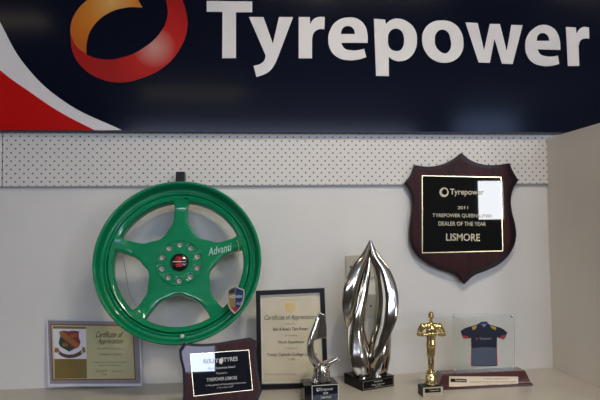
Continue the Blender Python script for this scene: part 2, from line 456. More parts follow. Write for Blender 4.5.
# corner sweep
bw = [(-60,-70,c),(-25,-28),(0,22),(25,65),(65,102),(122,130.2,c)]
wr = [(95,130.4,c),(60,112),(30,92),(0,70),(-60,10,c)]
plate('white_sweep', [LL(sg, bw + wr)], M['signwhite'], sg, 0, .0010)
plate('red_corner', [LL(sg, [(-60,10,c),(0,70),(30,92),(60,112),(95,130.4,c),(-60,132,c)])], M['signred'], sg, 0, .0012)

# ------------------------------------------------------------------ alloy wheel
R = .2315
WT = math.radians(-15)
wc = at(178.0, 259.4, -.185)
wh = empty('alloy_wheel', wc, 'green five-spoke alloy car wheel hung on the pegboard', 'wheel', (WT, 0, 0))
prof = [(1, .006), (.996, .001), (.984, -.001), (.972, .0), (.958, .004), (.948, .012), (.940, .026), (.930, .032), (.910, .033), (.890, .032), (.880, .028),
        (.872, .027), (.864, .030), (.854, .036), (.840, .040), (.828, .046), (.8188, .056), (.8154, .072), (.8188, .080), (.8256, .088), (.8392, .095), (.8528, .102), (.8664, .106),
        (.8664, .113), (.8528, .113), (.8392, .105), (.836, .095), (.842, .07), (.86, .055), (.90, .048), (.945, .042), (.965, .032), (.98, .022), (.995, .014)]
rim = link('rim', lathe_me('rim', [(a * R, b) for a, b in prof], 128), M['green'], wh, True)
# spoke disc: outline with five openings
RO = .828 * R
def opening(mid):
    """rounded triangular opening centred on angle mid"""
    out = []
    hw = math.radians(36)
    ro = .800 * R; sw = .048 * R * 2
    # side edges run parallel to the neighbouring spokes, flaring toward rim and hub
    pts = []
    def sp_edge(sgn, r, half):                 # a point at distance r along the spoke, half-width half, towards the opening
        a = mid + sgn * hw
        d = Vector((math.cos(a), math.sin(a))); n = Vector((-math.sin(a), math.cos(a))) * (-sgn)
        return d * r + n * half
    L1 = [(.795, .080), (.72, .064), (.62, .064), (.54, .070), (.475, .092), (.425, .125)]
    for r_, h_ in L1: pts.append(tuple(sp_edge(-1, r_ * R, h_ * R)))
    a = mid; pts.append((math.cos(a) * .368 * R, math.sin(a) * .368 * R))
    for r_, h_ in reversed(L1): pts.append(tuple(sp_edge(1, r_ * R, h_ * R)))
    n = 7
    for k in range(1, n):
        aa = mid + math.radians(30.1) - math.radians(60.2) * k / n
        pts.append((math.cos(aa) * ro, math.sin(aa) * ro))
    pts[0] = pts[0] + (1,); pts[12] = pts[12] + (1,)
    return pts
outer = [(math.cos(2 * PI * k / 24) * RO, math.sin(2 * PI * k / 24) * RO) for k in range(24)]
cont = [outer] + [opening(PI / 2 + math.radians(36 + 72 * k)) for k in range(5)]
def circ(cx, cz, r, n=8): return [(cx + math.cos(2 * PI * k / n) * r, cz + math.sin(2 * PI * k / n) * r) for k in range(n)]
for k in range(10):
    a = PI / 2 + math.radians(36 * k)
    cont.append(circ(math.cos(a) * .225 * R, math.sin(a) * .225 * R, .0525 * R))
cont.append(circ(0, 0, .10 * R))
me = curve_mesh('spokes', cont, extrude=.0115, bevel=.0045, res=12)
# finer facing so the disc can dish towards the hub
bm = bmesh.new(); bm.from_mesh(me)
bmesh.ops.remove_doubles(bm, verts=bm.verts, dist=1e-6)
bmesh.ops.subdivide_edges(bm, edges=[e for e in bm.edges if e.calc_length() > .02], cuts=3, use_grid_fill=False)
bmesh.ops.triangulate(bm, faces=bm.faces)
for v in bm.verts:
    r_ = math.hypot(v.co.x, v.co.z) / R
    if r_ > .62: v.co.y += -.010 * ((r_ - .62) / .18) ** 2
    v.co.y += .057
bm.to_mesh(me); bm.free()
sp = link('spokes', me, M['green'], wh, True)
try:
    me.set_sharp_from_angle(angle=math.radians(32))
except Exception: pass
# the raised ring round the lug holes and the lug seats
hubring = lathe_me('hub_ring', [(.292 * R, .0415), (.286 * R, .0388), (.276 * R, .0388), (.268 * R, .0415)], 72)
link('hub_ring', hubring, M['green'], wh, True)
for k in range(10):
    a = PI / 2 + math.radians(36 * k)
    s_ = lathe_me('lug_seat', [(.047 * R, .0415), (.043 * R, .0402), (.036 * R, .0412), (.031 * R, .047), (.044 * R, .047)], 20)
    s_.transform(Matrix.Translation((math.cos(a) * .225 * R, 0, math.sin(a) * .225 * R)))
    ls = link('lug_seat', s_, M['green'], wh, True)
    s_ = lathe_me('lug_bore', [(.0001, .053), (.020 * R, .052), (.031 * R, .0455), (.034 * R, .053), (.0001, .055)], 20, closed=False)
    s_.transform(Matrix.Translation((math.cos(a) * .225 * R, 0, math.sin(a) * .225 * R)))
    link('lug_bore', s_, M['baremetal'], ls, True)
cap = link('centre_cap', lathe_me('centre_cap', [(.0001, .0325), (.09 * R, .033), (.108 * R, .036), (.114 * R, .043), (.10 * R, .057), (.0001, .057)], 40, closed=False), M['capblack'], wh, True)
em = []
for sgn in (-1, 1):
    for (w_, z_) in ((.075, .056), (.10, .034), (.06, .013)):
        em.append(box_me('e', -w_ * R / 2, w_ * R / 2, .0310, .0332, sgn * z_ * R - .0012, sgn * z_ * R + .0012))
em.append(box_me('e', -.003 * R - .0006, .003 * R + .0006, .0310, .0332, -.06 * R, .06 * R))
link('cap_emblem', join_me('e', em), M['capred'], cap)
link('cap_line', join_me('e', [box_me('e', -.078 * R, .078 * R, .0308, .033, -.0007, .0007)]), M['silverprint'], cap)
texts('spoke_lettering', wh, M['spokeprint'], .0395, [('Advanti', 207.5, 232, 245.5, 253.2, .01, .45, -6)])
vx = L(wh, 182.5, 336.5, .02)
v_ = lathe_me('valve_hole', [(.0001, .0), (.0045, .0005), (.0055, .004), (.0055, .02), (.0001, .02)], 16, closed=False)
v_.transform(Matrix.Translation((vx[0], .009, vx[1]))); link('valve_cap', v_, M['silverprint'], wh, True)

# peg carrying it
hx = at(181.5, 178, -.02)
hk = empty('wall_hook', (hx.x, -.009, hx.z), 'black hook on the pegboard at the top of the green wheel', 'hook')
box('hook_plate', -.012, .012, -.006, 0, -.030, .018, M['blackplastic'], hk, .002)
link('hook_arm', tube_me('hook_arm', [(0, -.004, -.01), (0, -.03, -.030), tuple(at(186, 194, -.07) - hk.location), tuple(at(186.5, 198.5, -.10) - hk.location), tuple(at(186.5, 197, -.107) - hk.location)], .0065, 12), M['blackplastic'], hk, True)
box('hook_block', -.013, .013, -.05, -.006, -.018, .016, M['blackplastic'], hk, .003)

# hanging shield swing tag
tg = empty('swing_tag', at(236, 300, -.228), 'small gold and blue shield-shaped swing tag hanging from a wheel spoke', 'tag')
tc_ = LL(tg, cr(205, 235, 4.7, [(140,238,c),(165,250),(185,255,c),(184,290),(172,335),(140,372,c),(115,345),(105,300),(106,258,c),(122,250)]))
plate('tag_border', [tc_], M['tagborder'], tg, 0, .0014)
cx_ = sum(p[0] for p in tc_) / len(tc_); cz_ = sum(p[1] for p in tc_) / len(tc_)
inn = [((p[0] - cx_) * .86 + cx_, (p[1] - cz_) * .88 + cz_) + tuple(p[2:]) for p in tc_]
plate('tag_face', [inn], M['taggold'], tg, -.0014, .0003)
hv = LL(tg, cr(205, 235, 4.7, [(144,245,c),(165,255),(180,260,c),(179,290),(168,330),(143,364,c)]))
plate('blue_half', [hv], M['blue'], tg, -.0017, .0003)
plate('top_patch', [LL(tg, cr(205, 235, 4.7, [(112,262,c),(122,254),(140,246,c),(141,272,c),(112,278,c)]))], M['ink'], tg, -.0017, .0003)
plate('red_tip', [LL(tg, cr(205, 235, 4.7, [(122,338,c),(158,340,c),(142,362,c)]))], M['red'], tg, -.0020, .0003)
texts('tag_lettering', tg, M['silverprint'], -.0021, [('ADVAN', 229.5, 242, 295, 298, .02), ('ALLOY', 236.5, 242.5, 302, 304.5, .02)])
p0 = L(tg, 236.3, 287, 0); p1_ = L(tg, 238.5, 252, 0); p2_ = L(tg, 238.5, 241, 0)
y0_ = .033
cordp = [(p0[0], -.001, p0[1]), (p0[0] * .5 + p1_[0] * .5, .032, (p0[1] + p1_[1]) / 2), (p1_[0], .072, p1_[1]), (p1_[0] - .001, .085, (p1_[1] + p2_[1]) / 2 + .005), (p2_[0] - .006, .089, p2_[1])]
link('tag_cord', tube_me('tag_cord', catmull(cordp, 6), .0011, 6), M['cord'], tg, True)
# cord behind left spoke
q = [at(123, 256, -.10), at(124, 263, -.09), at(127, 280, -.06), at(129, 293, -.05), at(134, 302, -.05), at(138, 311, -.06)]
bc = link('hanging_cord', tube_me('hanging_cord', catmull(q, 6), .0011, 6), M['wire'], None, True)
tag(bc, 'thin pale cord dangling behind the left spoke of the green wheel', 'cord')

# ------------------------------------------------------------------ shield plaque on the wall
sc_ = at(460, 215, -.009)
sd = empty('shield_plaque', (sc_.x, -.009, sc_.z), 'shield-shaped mahogany award plaque with square black plate on the wall', 'plaque')
k = 2.757
SO = cr(390, 145, k, [(192,28,c),(214,45),(245,57),(285,60),(321,55,c),(330,75),(344,98,c),(331,120),(324,150),(327,185),(336,222),(338,255),(326,290),(300,320),(262,341),(225,356),(200,378,c),(176,354),(140,341),(100,322),(70,296),(55,262),(55,225),(60,185),(61,150),(55,125),(42,105,c),(57,85),(66,60,c),(100,64),(140,58),(170,44)])
so = LL(sd, SO)
body = plate('shield_board', [so], M['wooddark'], sd, 0, .019, .004)
cx_ = L(sd, 460, 215)[0]; cz_ = L(sd, 460, 215)[1]
si = [((p[0] - cx_) * .955 + cx_, (p[1] - cz_) * .955 + cz_) + tuple(p[2:]) for p in LL(sd, SO, -.019)]
plate('shield_face', [si], M['wood'], sd, -.018, .003, .0014, False)
def rectpx(root, tl, trr, br, bl, y): return LL(root, [tl + (1,), trr + (1,), br + (1,), bl + (1,)], y)
def shrink(pts, d):
    cx = sum(p[0] for p in pts) / 4; cz = sum(p[1] for p in pts) / 4
    return [(p[0] + (d if p[0] < cx else -d), p[1] + (d if p[1] < cz else -d), 1) for p in pts]
rp = rectpx(sd, (421.7, 175.3), (501.2, 177.0), (503, 251.3), (421.8, 253.3), -.021)
gp = plate('award_plate', [rp], M['plate'], sd, -.021, .0012)
plate('gold_border', [rp, shrink(rp, .0028)], M['goldline'], sd, -.0222, .0005)
texts('award_lettering', sd, M['goldtext'], -.0223, [('Tyrepower', 450, 484, 189, 196.5, .03, 0, .5), ('2011', 457.5, 468, 206, 209.3, .02), ('TYREPOWER QUEENSLAND', 432.5, 492, 213.7, 218, .02, 0, .5), ('DEALER OF THE YEAR', 438.5, 486, 221.7, 225.8, .02, 0, .5), ('LISMORE', 446, 480, 233.5, 241, .035, 0, .5)])
def ringlet(root, px, py, rpx, y, m, name='small_ring_emblem'):
    c0 = L(root, px, py, y); r_ = abs(L(root, px + rpx, py, y)[0] - c0[0])
    a0 = circ(c0[0], c0[1], r_, 14); a1 = [(x * 1 + r_ * .12, z + r_ * .08) for x, z in circ(c0[0], c0[1], r_ * .62, 14)]
    return plate(name, [a0, a1], m, root, y, .0004)
ringlet(sd, 444, 192.3, 4.6, -.0222, M['goldtext'])

# ------------------------------------------------------------------ wall plates behind the sculpture
for (px, py, lab) in ((362, 266.5, 'blank beige wall plate showing left of the chrome sculpture tip, the upper of two'), (376.5, 305.5, 'blank beige wall plate seen through the gap of the chrome sculpture')):
    cc = at(px, py, 0)
    wp = empty('wall_plate', (cc.x, 0, cc.z), lab, 'wall plate', group='blank wall plates')
    hw_, hh_ = .054 if px < 370 else .036, .036
    box('cover', -hw_, hw_, -.008, -.0005, -hh_, hh_, M['plastic'], wp, .002)
    for sx in ((-.038, .038) if px < 370 else (-.02,)):
        s_ = lathe_me('screw', [(.0001, -.0095), (.0028, -.0095), (.0032, -.008), (.0001, -.008)], 14, closed=False)
        s_.transform(Matrix.Translation((sx, 0, 0))); link('screw', s_, M['blackplastic'], wp)

# ------------------------------------------------------------------ laminated certificate, left
p = on_shelf(95, 387.5)
lc = empty('laminated_certificate', (p.x, min(p.y, -.03), 0), 'laminated landscape certificate with heraldic crest leaning at left under the wheel', 'certificate', (math.radians(-6), 0, 0))
Q = lambda a, b, c_, d, y: rectpx(lc, a, b, c_, d, y)
o_ = Q((46.3, 318.6), (140.5, 320.5), (142.3, 386.3), (48, 386.3), 0)
zmin = min(q_[1] for q_ in o_)
o_ = [(q_[0], q_[1] if q_[1] > zmin + .05 else max(0.0005, q_[1]), 1) for q_ in o_]
plate('laminate_sheet', [o_], M['lamwhite'], lc, 0, .0012)
plate('grey_border', [Q((47.8, 320.3), (138.8, 322), (140.6, 383.5), (50, 383.8), -.0012)], M['certgrey'], lc, -.0012, .0003)
plate('red_rule', [Q((50.4, 324), (133.2, 325.2), (135.8, 379.6), (52.4, 380.3), -.0015)], M['certred'], lc, -.0015, .0003)
plate('beige_field', [Q((51.4, 325), (132.3, 326.2), (134.8, 378.6), (53.4, 379.2), -.0018)], M['certbeige'], lc, -.0018, .0003)
plate('olive_block', [Q((54.2, 359), (86.7, 359), (87, 378.3), (54.8, 378.7), -.0021)], M['certolive'], lc, -.0021, .0003)
plate('header_strip', [Q((53, 326.2), (86, 326.8), (86, 328.9), (53, 328.6), -.0021)], M['certolive'], lc, -.0021, .0003)
plate('crest_panel', [Q((53, 328.7), (86, 329), (86.6, 358.9), (54, 358.9), -.0021)], M['certwhite'], lc, -.0021, .0003)
k = 6.667
CS = cr(48, 325, k, [(75,45,c),(100,38),(135,42,c),(170,38),(208,42,c),(205,75),(217,115,c),(205,145),(175,160),(142,178,c),(110,160),(80,140),(70,118,c),(85,80)])
plate('crest_shield', [LL(lc, CS, -.0024)], M['certred'], lc, -.0024, .0002)
plate('crest_green', [LL(lc, cr(48, 325, k, [(80,75,c),(110,100,c),(172,160,c),(142,176,c),(110,160),(82,141),(72,118,c)]), -.0026)], M['crestgreen'], lc, -.0026, .0002)
plate('crest_band', [LL(lc, cr(48, 325, k, [(75,47,c),(98,40,c),(212,128,c),(204,146,c),(185,152,c),(80,72,c)]), -.0028)], M['creststroke'], lc, -.0028, .0002)
plate('crest_flames', [LL(lc, cr(48, 325, k, [(145,82,c),(150,55,c),(162,70,c),(170,48,c),(180,68,c),(192,50,c),(192,85,c),(176,78,c),(165,88,c),(158,76,c)]), -.0028), LL(lc, cr(48, 325, k, [(95,140,c),(100,115,c),(108,128,c),(118,112,c),(124,130,c),(133,122,c),(133,148,c),(120,138,c),(110,146,c)]), -.0028)], M['creststroke'], lc, -.0028, .0002)
plate('ribbon', [LL(lc, cr(48, 325, k, [(68,165,c),(100,188),(150,197),(200,182),(228,160,c),(222,185),(232,190,c),(205,208),(155,220),(100,212),(66,190,c),(74,186)]), -.0024)], M['ribbon'], lc, -.0024, .0002)
plate('ribbon_end', [LL(lc, cr(48, 325, k, [(45,150,c),(72,160),(70,185,c),(42,182,c)]), -.0026)], M['creststroke'], lc, -.0026, .0002)
plate('ribbon_end', [LL(lc, cr(48, 325, k, [(228,150,c),(242,148),(250,182,c),(230,188,c)]), -.0026)], M['creststroke'], lc, -.0026, .0002)
texts('certificate_title', lc, M['ink'], -.0022, [('Certificate of', 96, 123, 331.5, 337.5, .012, .4), ('Appreciation', 97.5, 123, 338.5, 345, .012, .4)])
texts('certificate_text', lc, M['inkgrey'], -.0022, [('This certificate is presented to', 97, 123, 347.6, 349.8), ('Tyrepower Lismore', 99, 122, 353, 356, .02), ('in appreciation of the generous support', 93, 127, 361.3, 363.2), ('given to the Far North Coast region', 99, 121, 364.3, 366.3), ('President', 102, 107, 373.4, 375.2)])
texts('red_text', lc, M['inkred'], -.0022, [('2009', 95, 107, 370.3, 372.2), ('Secretary', 112, 123, 370.3, 372.2)])
texts('olive_text', lc, M['inkred'], -.0025, [('FAR NORTH COAST', 58, 83, 364.5, 367, .01), ('LISMORE', 64, 77, 369.5, 372, .01)])

# ------------------------------------------------------------------ framed certificate
p = on_shelf(290, 388.2)
fc = empty('framed_certificate', (p.x, p.y, 0), 'cream portrait certificate in thin black frame leaning on wall behind small trophy', 'certificate', (math.radians(-6.5), 0, 0))
fo = rectpx(fc, (256.2, 291.2), (323.6, 288.3), (327.5, 386.5), (257.8, 388.2), 0)
fo = [(q_[0], max(q_[1], 0.001), 1) for q_ in fo]
fi = shrink(fo, .0105)
plate('frame', [fo, fi], M['framewood'], fc, .004, .016, .0012)
plate('backing', [shrink(fo, .002)], M['parchment'], fc, .001, .003)
plate('inner_rule', [shrink(fo, .014), shrink(fo, .0165)], M['mount'], fc, -.002, .0003)
texts('certificate_title', fc, M['ink'], -.0022, [('Certificate of Appreciation', 264.5, 315.5, 314.7, 321, .0, .35, -1)])
texts('certificate_text', fc, M['ink'], -.0022, [("Bob & Rose's Tyre Power", 273, 308, 327.2, 331.5, .02, .1, -.6), ('Work Experience', 278, 304, 340.5, 344.3, .02, .1, -.5), ('Trinity Catholic College Lismore', 267, 317, 352.8, 356.8, .02, .1, -1)])
texts('certificate_small_text', fc, M['inkgrey'], -.0022, [('presented to', 285, 296, 323, 325), ('for providing', 285, 297, 334.5, 336.8), ('to students of', 285, 297, 347.2, 349), ('in 2009', 288, 295, 358.3, 360.3), ('Principal, Trinity Catholic College', 265, 296, 373.5, 375.3)])
plate('crest', [LL(fc, [(285, 303, c), (294.5, 302.6, c), (295, 309), (290, 313.5, c), (285.3, 309)], -.0022)], M['crestgold'], fc, -.002, .0003)
texts('crest_caption', fc, M['crestgold'], -.0022, [('TRINITY CATHOLIC COLLEGE', 281, 298, 298.8, 300.6)])

# ------------------------------------------------------------------ tyre award plaque, front left
p = on_shelf(222, 412)
ap = empty('award_plaque', (p.x, p.y, 0), 'cut-corner mahogany award plaque with dark blue plate standing on the bench', 'plaque', (math.radians(-13), 0, math.radians(13)))
AO = [(180,350.5,c),(184.3,344.2,c),(196,345.2),(212,344.6),(232,341.5),(248.5,338.8,c),(256,342.5,c),(255,349),(255,358),(256.5,372),(259.8,390,c),(256,399,c),(238,402),(222,405),(205,410),(190,412.5,c),(183,406,c),(184,395),(184,382),(183,368),(180.6,358)]
ao = LL(ap, AO)
zb = min(q_[1] for q_ in ao)
ao = [(q_[0], q_[1] - zb + .001 if False else q_[1]) + tuple(q_[2:]) for q_ in ao]
plate('board', [ao], M['wooddark'], ap, 0, .016, .003)
cx_, cz_ = L(ap, 220, 374); a2 = [((q_[0] - cx_) * .955 + cx_, (q_[1] - cz_) * .955 + cz_) + tuple(q_[2:]) for q_ in LL(ap, AO, -.016)]
plate('board_face', [a2], M['wood'], ap, -.015, .003, .0014)
rp = rectpx(ap, (189.8, 353.9), (248.9, 349.7), (252.8, 390), (193.7, 396.4), -.018)
plate('award_plate', [rp], M['bluplate'], ap, -.018, .001)
plate('gold_border', [rp, [(x, z, 1) for x, z, _ in shrink(rp, .0013)]], M['goldline'], ap, -.019, .0004)
texts('award_lettering', ap, M['platetext'], -.0191, [('REILLY', 203.5, 218.5, 358.7, 363.2, .05, 0, -1.2), ('TYRES', 223.5, 237.7, 357, 361.4, .05, 0, -1.1), ('Elite Achievement Award', 208, 235, 366.2, 368.8, .0, 0, -2.2), ('Presented to', 216.5, 227, 371.9, 373.9, 0, 0, -.8), ('TYREPOWER LISMORE', 206.5, 237, 377, 380.5, .02, 0, -2.4), ('In Recognition of Outstanding Performance', 206, 246, 383, 385.4, 0, 0, -3), ('in Tyre Sales 2009', 217, 233, 386.3, 388.4, 0, 0, -1.4)])
plate('emblem_patch', [LL(ap, [(218.8,359.3,c),(222.6,357.2,c),(223.4,361,c),(221.6,364.2,c),(219.2,363.2,c)], -.0191)], M['mount'], ap, -.019, .0005)

# ------------------------------------------------------------------ swept ribbon helper for chrome sculptures
def ribbon_me(name, stations, y0, root, twist0, twist1, n=28, flat=.55, per=8, sharp=1.7):
    P = []
    for (px, py, hw_, dy) in stations:
        x, z = L(root, px, py, y0 + dy); x2, _ = L(root, px + hw_, py, y0 + dy)
        P.append((x, y0 + dy, z, x2 - x))
    S4 = []
    def cm(a, b, c_, d, t): return .5 * ((2 * b) + (c_ - a) * t + (2 * a - 5 * b + 4 * c_ - d) * t * t + (3 * b - 3 * c_ + d - a) * t ** 3)
    Q_ = [P[0]] + P + [P[-1]]
    for i in range(1, len(Q_) - 2):
        for k_ in range(per):
            t = k_ / per; S4.append([cm(Q_[i - 1][j], Q_[i][j], Q_[i + 1][j], Q_[i + 2][j], t) for j in range(4)])
    S4.append(list(P[-1]))
    bm = bmesh.new(); rings = []; N = len(S4)
    for i, s_ in enumerate(S4):
        c0 = Vector(s_[:3]); a = Vector(S4[max(i - 1, 0)][:3]); b = Vector(S4[min(i + 1, N - 1)][:3])
        T = (b - a).normalized(); Nn = Vector((0, -1, 0)); Nn = (Nn - T * Nn.dot(T)).normalized(); B = T.cross(Nn)
        ph = twist0 + (twist1 - twist0) * i / (N - 1); raw = []
        for k_ in range(n):
            th = 2 * PI * k_ / n
            u = math.cos(th); v = flat * math.copysign(abs(math.sin(th)) ** sharp, math.sin(th))
            raw.append((u * math.cos(ph) - v * math.sin(ph), u * math.sin(ph) + v * math.cos(ph)))
        mx = max(abs(r_[0]) for r_ in raw)
        f_ = max(s_[3], .0006) / mx
        rings.append([bm.verts.new(c0 + B * r_[0] * f_ + Nn * r_[1] * f_) for r_ in raw])
    for A, B_ in zip(rings, rings[1:]):
        for k_ in range(n): bm.faces.new((A[k_], A[(k_ + 1) % n], B_[(k_ + 1) % n], B_[k_]))
    bm.faces.new(rings[0]); bm.faces.new(rings[-1]); bmesh.ops.recalc_face_normals(bm, faces=bm.faces)
    me = bpy.data.meshes.new(name); bm.to_mesh(me); bm.free()
    return me

# ------------------------------------------------------------------ tall chrome sculpture
Fp, Lp, Rp = on_shelf(362, 391.3), on_shelf(344.2, 384.6), on_shelf(394.3, 386.6)
ang = math.radians(21)
wd = .112; ex = Vector((math.cos(ang), math.sin(ang), 0)); ey = Vector((-ex.y, ex.x, 0)); dp = .098
cen = Fp + ex * wd / 2 + ey * dp / 2
off = (Lp - Fp).dot(ex)
fs = empty('chrome_sculpture', cen, 'tall polished chrome flame-shaped sculpture of two twisted ribbons on black block', 'sculpture', (0, 0, ang))
HB = .031
bs = box('base', -wd / 2, wd / 2, -dp / 2, dp / 2, 0, HB, M['black'], fs, .0015)
def local_front(root, px, py, yl): return L(root, px, py, yl)
rl = [L(fs, 363, 382.3, -dp / 2), L(fs, 393.5, 377.8, -dp / 2), L(fs, 393.5, 385.2, -dp / 2), L(fs, 363, 390.4, -dp / 2)]
rl = [(-wd / 2 + .003, HB - .004, 1), (wd / 2 - .003, HB - .004, 1), (wd / 2 - .003, .004, 1), (-wd / 2 + .003, .004, 1)]
plate('label_plate', [rl], M['black'], bs, -dp / 2, .0006)
plate('label_border', [rl, shrink(rl, .0012)], M['silver'], bs, -dp / 2 - .0006, .0003)
link('label_lettering', join_me('t', [text_me('Tyrepower', 0, .021, .03, .005, .02), text_me('Dealer of the Year', 0, .013, .045, .004), text_me('Lismore', 0, .008, .02, .003)]), M['platetext'], bs).location = (0, -dp / 2 - .0008, 0)
# the ribbons stand in a plane parallel to the wall, so they get a frame turned back by the block's angle
fr = bpy.data.objects.new('ribbon_frame_tmp', None); COL.objects.link(fr); fr.matrix_world = Matrix.Translation(cen)
RB = [  # stations, start and end twist, flatness
 ([(370,240.5,.7,0),(365.5,256,4.6,-.002),(358.3,271,8.2,-.006),(352.6,288,9.8,-.010),(350.2,302,9.2,-.011),(349.2,314,6.8,-.009),(348.6,324,3.6,-.005),(348.6,332,.8,.002)], 15, 50, .6),
 ([(369.5,258,.8,.004),(367.3,274,2.8,.004),(363.8,290,4.6,.003),(360,305,7.0,.001),(357.3,318,8.8,0),(356.4,330,9.6,0),(357.6,343,11.2,0),(359.6,355,12.4,0),(362.5,366,11.5,0),(365,375,9.8,0)], -25, 60, .7),
 ([(370.5,240.5,.7,0),(374.4,256,4.6,0),(381.8,271,7.2,-.003),(385.9,288,9.2,-.006),(386.9,302,9.7,-.009),(385.4,316,9.7,-.012),(382.3,329,8.2,-.013),(377.8,342,7.2,-.014),(373.5,355,5.6,-.013),(370.5,365,4.4,-.008)], -15, -75, .62),
 ([(388,318,.8,.004),(386.4,330,4.6,.003),(383.6,342,7.4,.002),(380.5,355,9.4,0),(377.5,366,9.8,0),(375,375,9.2,0)], 10, -30, .8)]
ribs = [ribbon_me('ribbon', a, 0, fr, math.radians(b), math.radians(c_), flat=d) for a, b, c_, d in RB]
bm = bmesh.new()
_x, _z = L(fr, 370, 363, 0); ball(bm, (_x, -.004, _z), .026, (1, .8, 1.1), 32, 20)
_m = bpy.data.meshes.new('root'); bm.to_mesh(_m); bm.free()
ribs.append(_m)
rz = Matrix.Rotation(-ang, 4, 'Z')
for mm in ribs:
    mm.transform(rz); o = link('ribbon' if mm is not ribs[-1] else 'ribbon_root', mm, M['chrome'], fs, True)
    try: mm.set_sharp_from_angle(angle=math.radians(60))
    except Exception: pass
bpy.data.objects.remove(fr)

# ------------------------------------------------------------------ small pewter trophy
Fp, Rp = on_shelf(311.5, 405), on_shelf(341, 404)
tb = empty('small_trophy', (Fp + Rp) / 2 + Vector((-.008, .035, 0)), 'small silver abstract figure trophy on black block with small label', 'trophy', (0, 0, math.radians(4)))
HB2 = at(325, 384, tb.location.y - .03).z
hb2 = HB2
b2 = box('base', -.052, .04, -.034, .034, 0, hb2, M['black'], tb, .002)
yq = -.034
x0_, z1_ = L(tb, 311.7, 385.5, yq); x1_, z0_ = L(tb, 338.6, 403.5, yq)
rl = [(x0_, z1_, 1), (x1_, z1_, 1), (x1_, z0_, 1), (x0_, z0_, 1)]
plate('label_plate', [rl], M['bluplate'], b2, yq, .0006)
plate('label_border', [rl, shrink(rl, .0016)], M['mount'], b2, yq - .0006, .0003)
def ztx(s, a, b_, c_, d, bold=.02):
    xa, za = L(tb, a, c_, yq - .001); xb, zb_ = L(tb, b_, d, yq - .001)
    return text_me(s, (xa + xb) / 2, (za + zb_) / 2, xb - xa, za - zb_, bold)
tl = join_me('t', [ztx('Tyrepower', 319.5, 333, 388, 391), ztx('2008', 323, 328, 392.3, 394), ztx('Dealer Award', 321, 331, 396, 398)])
link('label_lettering', tl, M['platetext'], b2).location = (0, yq - .0009, 0)
ringlet(tb, 318, 389.7, 1.6, yq - .0006, M['mount'], 'small_ring_emblem')
fr = bpy.data.objects.new('t', None); COL.objects.link(fr); fr.matrix_world = tb.matrix_world.copy()
bm = bmesh.new()
def T3(px, py, dy=0): x, z = L(tb, px, py, 0); return Vector((x, dy, z))
PXM = (T3(320, 350) - T3(319, 350)).length
tail = catmull([T3(319.5, 314), T3(314, 329, -.004), T3(310, 343, -.006), T3(311.5, 355, -.004), T3(317, 364, 0), T3(323, 370, .002)], 6)
tr_ = [1.2, 2.6, 3.6, 4.0, 4.2, 4.8]
rr = [];
for i in range(len(tail)):
    f_ = i / (len(tail) - 1) * 5; j = min(int(f_), 4); rr.append((tr_[j] + (tr_[j + 1] - tr_[j]) * (f_ - j)) * PXM)
limb(bm, tail, rr)
limb(bm, [T3(321, 366, -.004), T3(328, 362, -.012), T3(335.5, 357.5, -.016)], [4.2 * PXM, 3.6 * PXM, 3.1 * PXM])
for (a, b_, ra, rb) in (((321, 369), (317, 382), 5.6, 6.4), ((323, 369), (325.5, 382), 5.6, 5.8), ((321.5, 371), (321.5, 380), 8.4, 8.6)):
    limb(bm, [T3(*a), T3(*b_)], [ra * PXM, rb * PXM])
fin = curve_mesh('fin', [LL(tb, [(319.8,312.5,c),(324.3,315,c),(325.8,326),(326.2,337,c),(318,338.5),(311,341,c),(312.5,330),(315.5,320)])], extrude=.0035, bevel=.0015)
b5 = bmesh.new(); b5.from_mesh(fin); bmesh.ops.remove_doubles(b5, verts=b5.verts, dist=1e-5); bmesh.ops.recalc_face_normals(b5, faces=b5.faces); b5.to_mesh(fin); b5.free()
bm.from_mesh(fin)
fused('figure', bm, .0016, M['silver'], tb, 2)
bpy.data.objects.remove(fr)

# ------------------------------------------------------------------ gold figure statuette
p = on_shelf(432.5, 396.6)
gs = empty('gold_statuette', (p.x, p.y + .025, 0), 'gold standing figure statuette with elbows out on small square block', 'statuette', (0, 0, math.radians(3)))
yf = -.025
def G(px, py, dy=0.0): x, z = L(gs, px, py, 0); return Vector((x, dy, z))
PX = (G(431, 340) - G(430, 340)).length
bx0, bz1 = L(gs, 422.5, 387.3, yf); bx1, _ = L(gs, 443.2, 387.3, yf)
gb = box('base', bx0, bx1, -.025, .012, 0, bz1, M['blackplastic'], gs, .0015)
lp = [(bx0 + .001, bz1 - .001, 1), (bx1 - .001, bz1 - .001, 1), (bx1 - .001, .001, 1), (bx0 + .001, .001, 1)]
plate('label_plate', [lp], M['steel'], gb, yf, .0006)
xa, za = L(gs, 424.7, 388.8, yf); xb, zb_ = L(gs, 440.7, 392, yf)
lb = plate('label_bar', [[(xa, za, 1), (xb, za, 1), (xb, zb_, 1), (xa, zb_, 1)]], M['black'], gb, yf - .0006, .0002)
link('label_lettering', join_me('t', [text_me('Tyrepower', (xa + xb) / 2 + .004, (za + zb_) / 2, (xb - xa) * .62, .0045, .03)]), M['steel'], gb).location = (0, yf - .001, 0)
link('label_small_lettering', join_me('t', [text_me('Tyrepower Lismore 2008', (xa + xb) / 2, zb_ - .004, (xb - xa) * .9, .0026)]), M['inkgrey'], gb).location = (0, yf - .0008, 0)
ped = lathe_me('pedestal', [(.0001, bz1), (6.4 * PX, bz1), (6.4 * PX, bz1 + .004), (5.3 * PX, bz1 + .007), (5.2 * PX, bz1 + .022), (4.3 * PX, bz1 + .029), (3.8 * PX, bz1 + .038), (.0001, bz1 + .040)], 40, False, 'Z')
ped.transform(Matrix.Translation((G(431, 380).x, 0, 0))); link('pedestal', ped, M['gold'], gs, True)
bm = bmesh.new(); X = 431.0
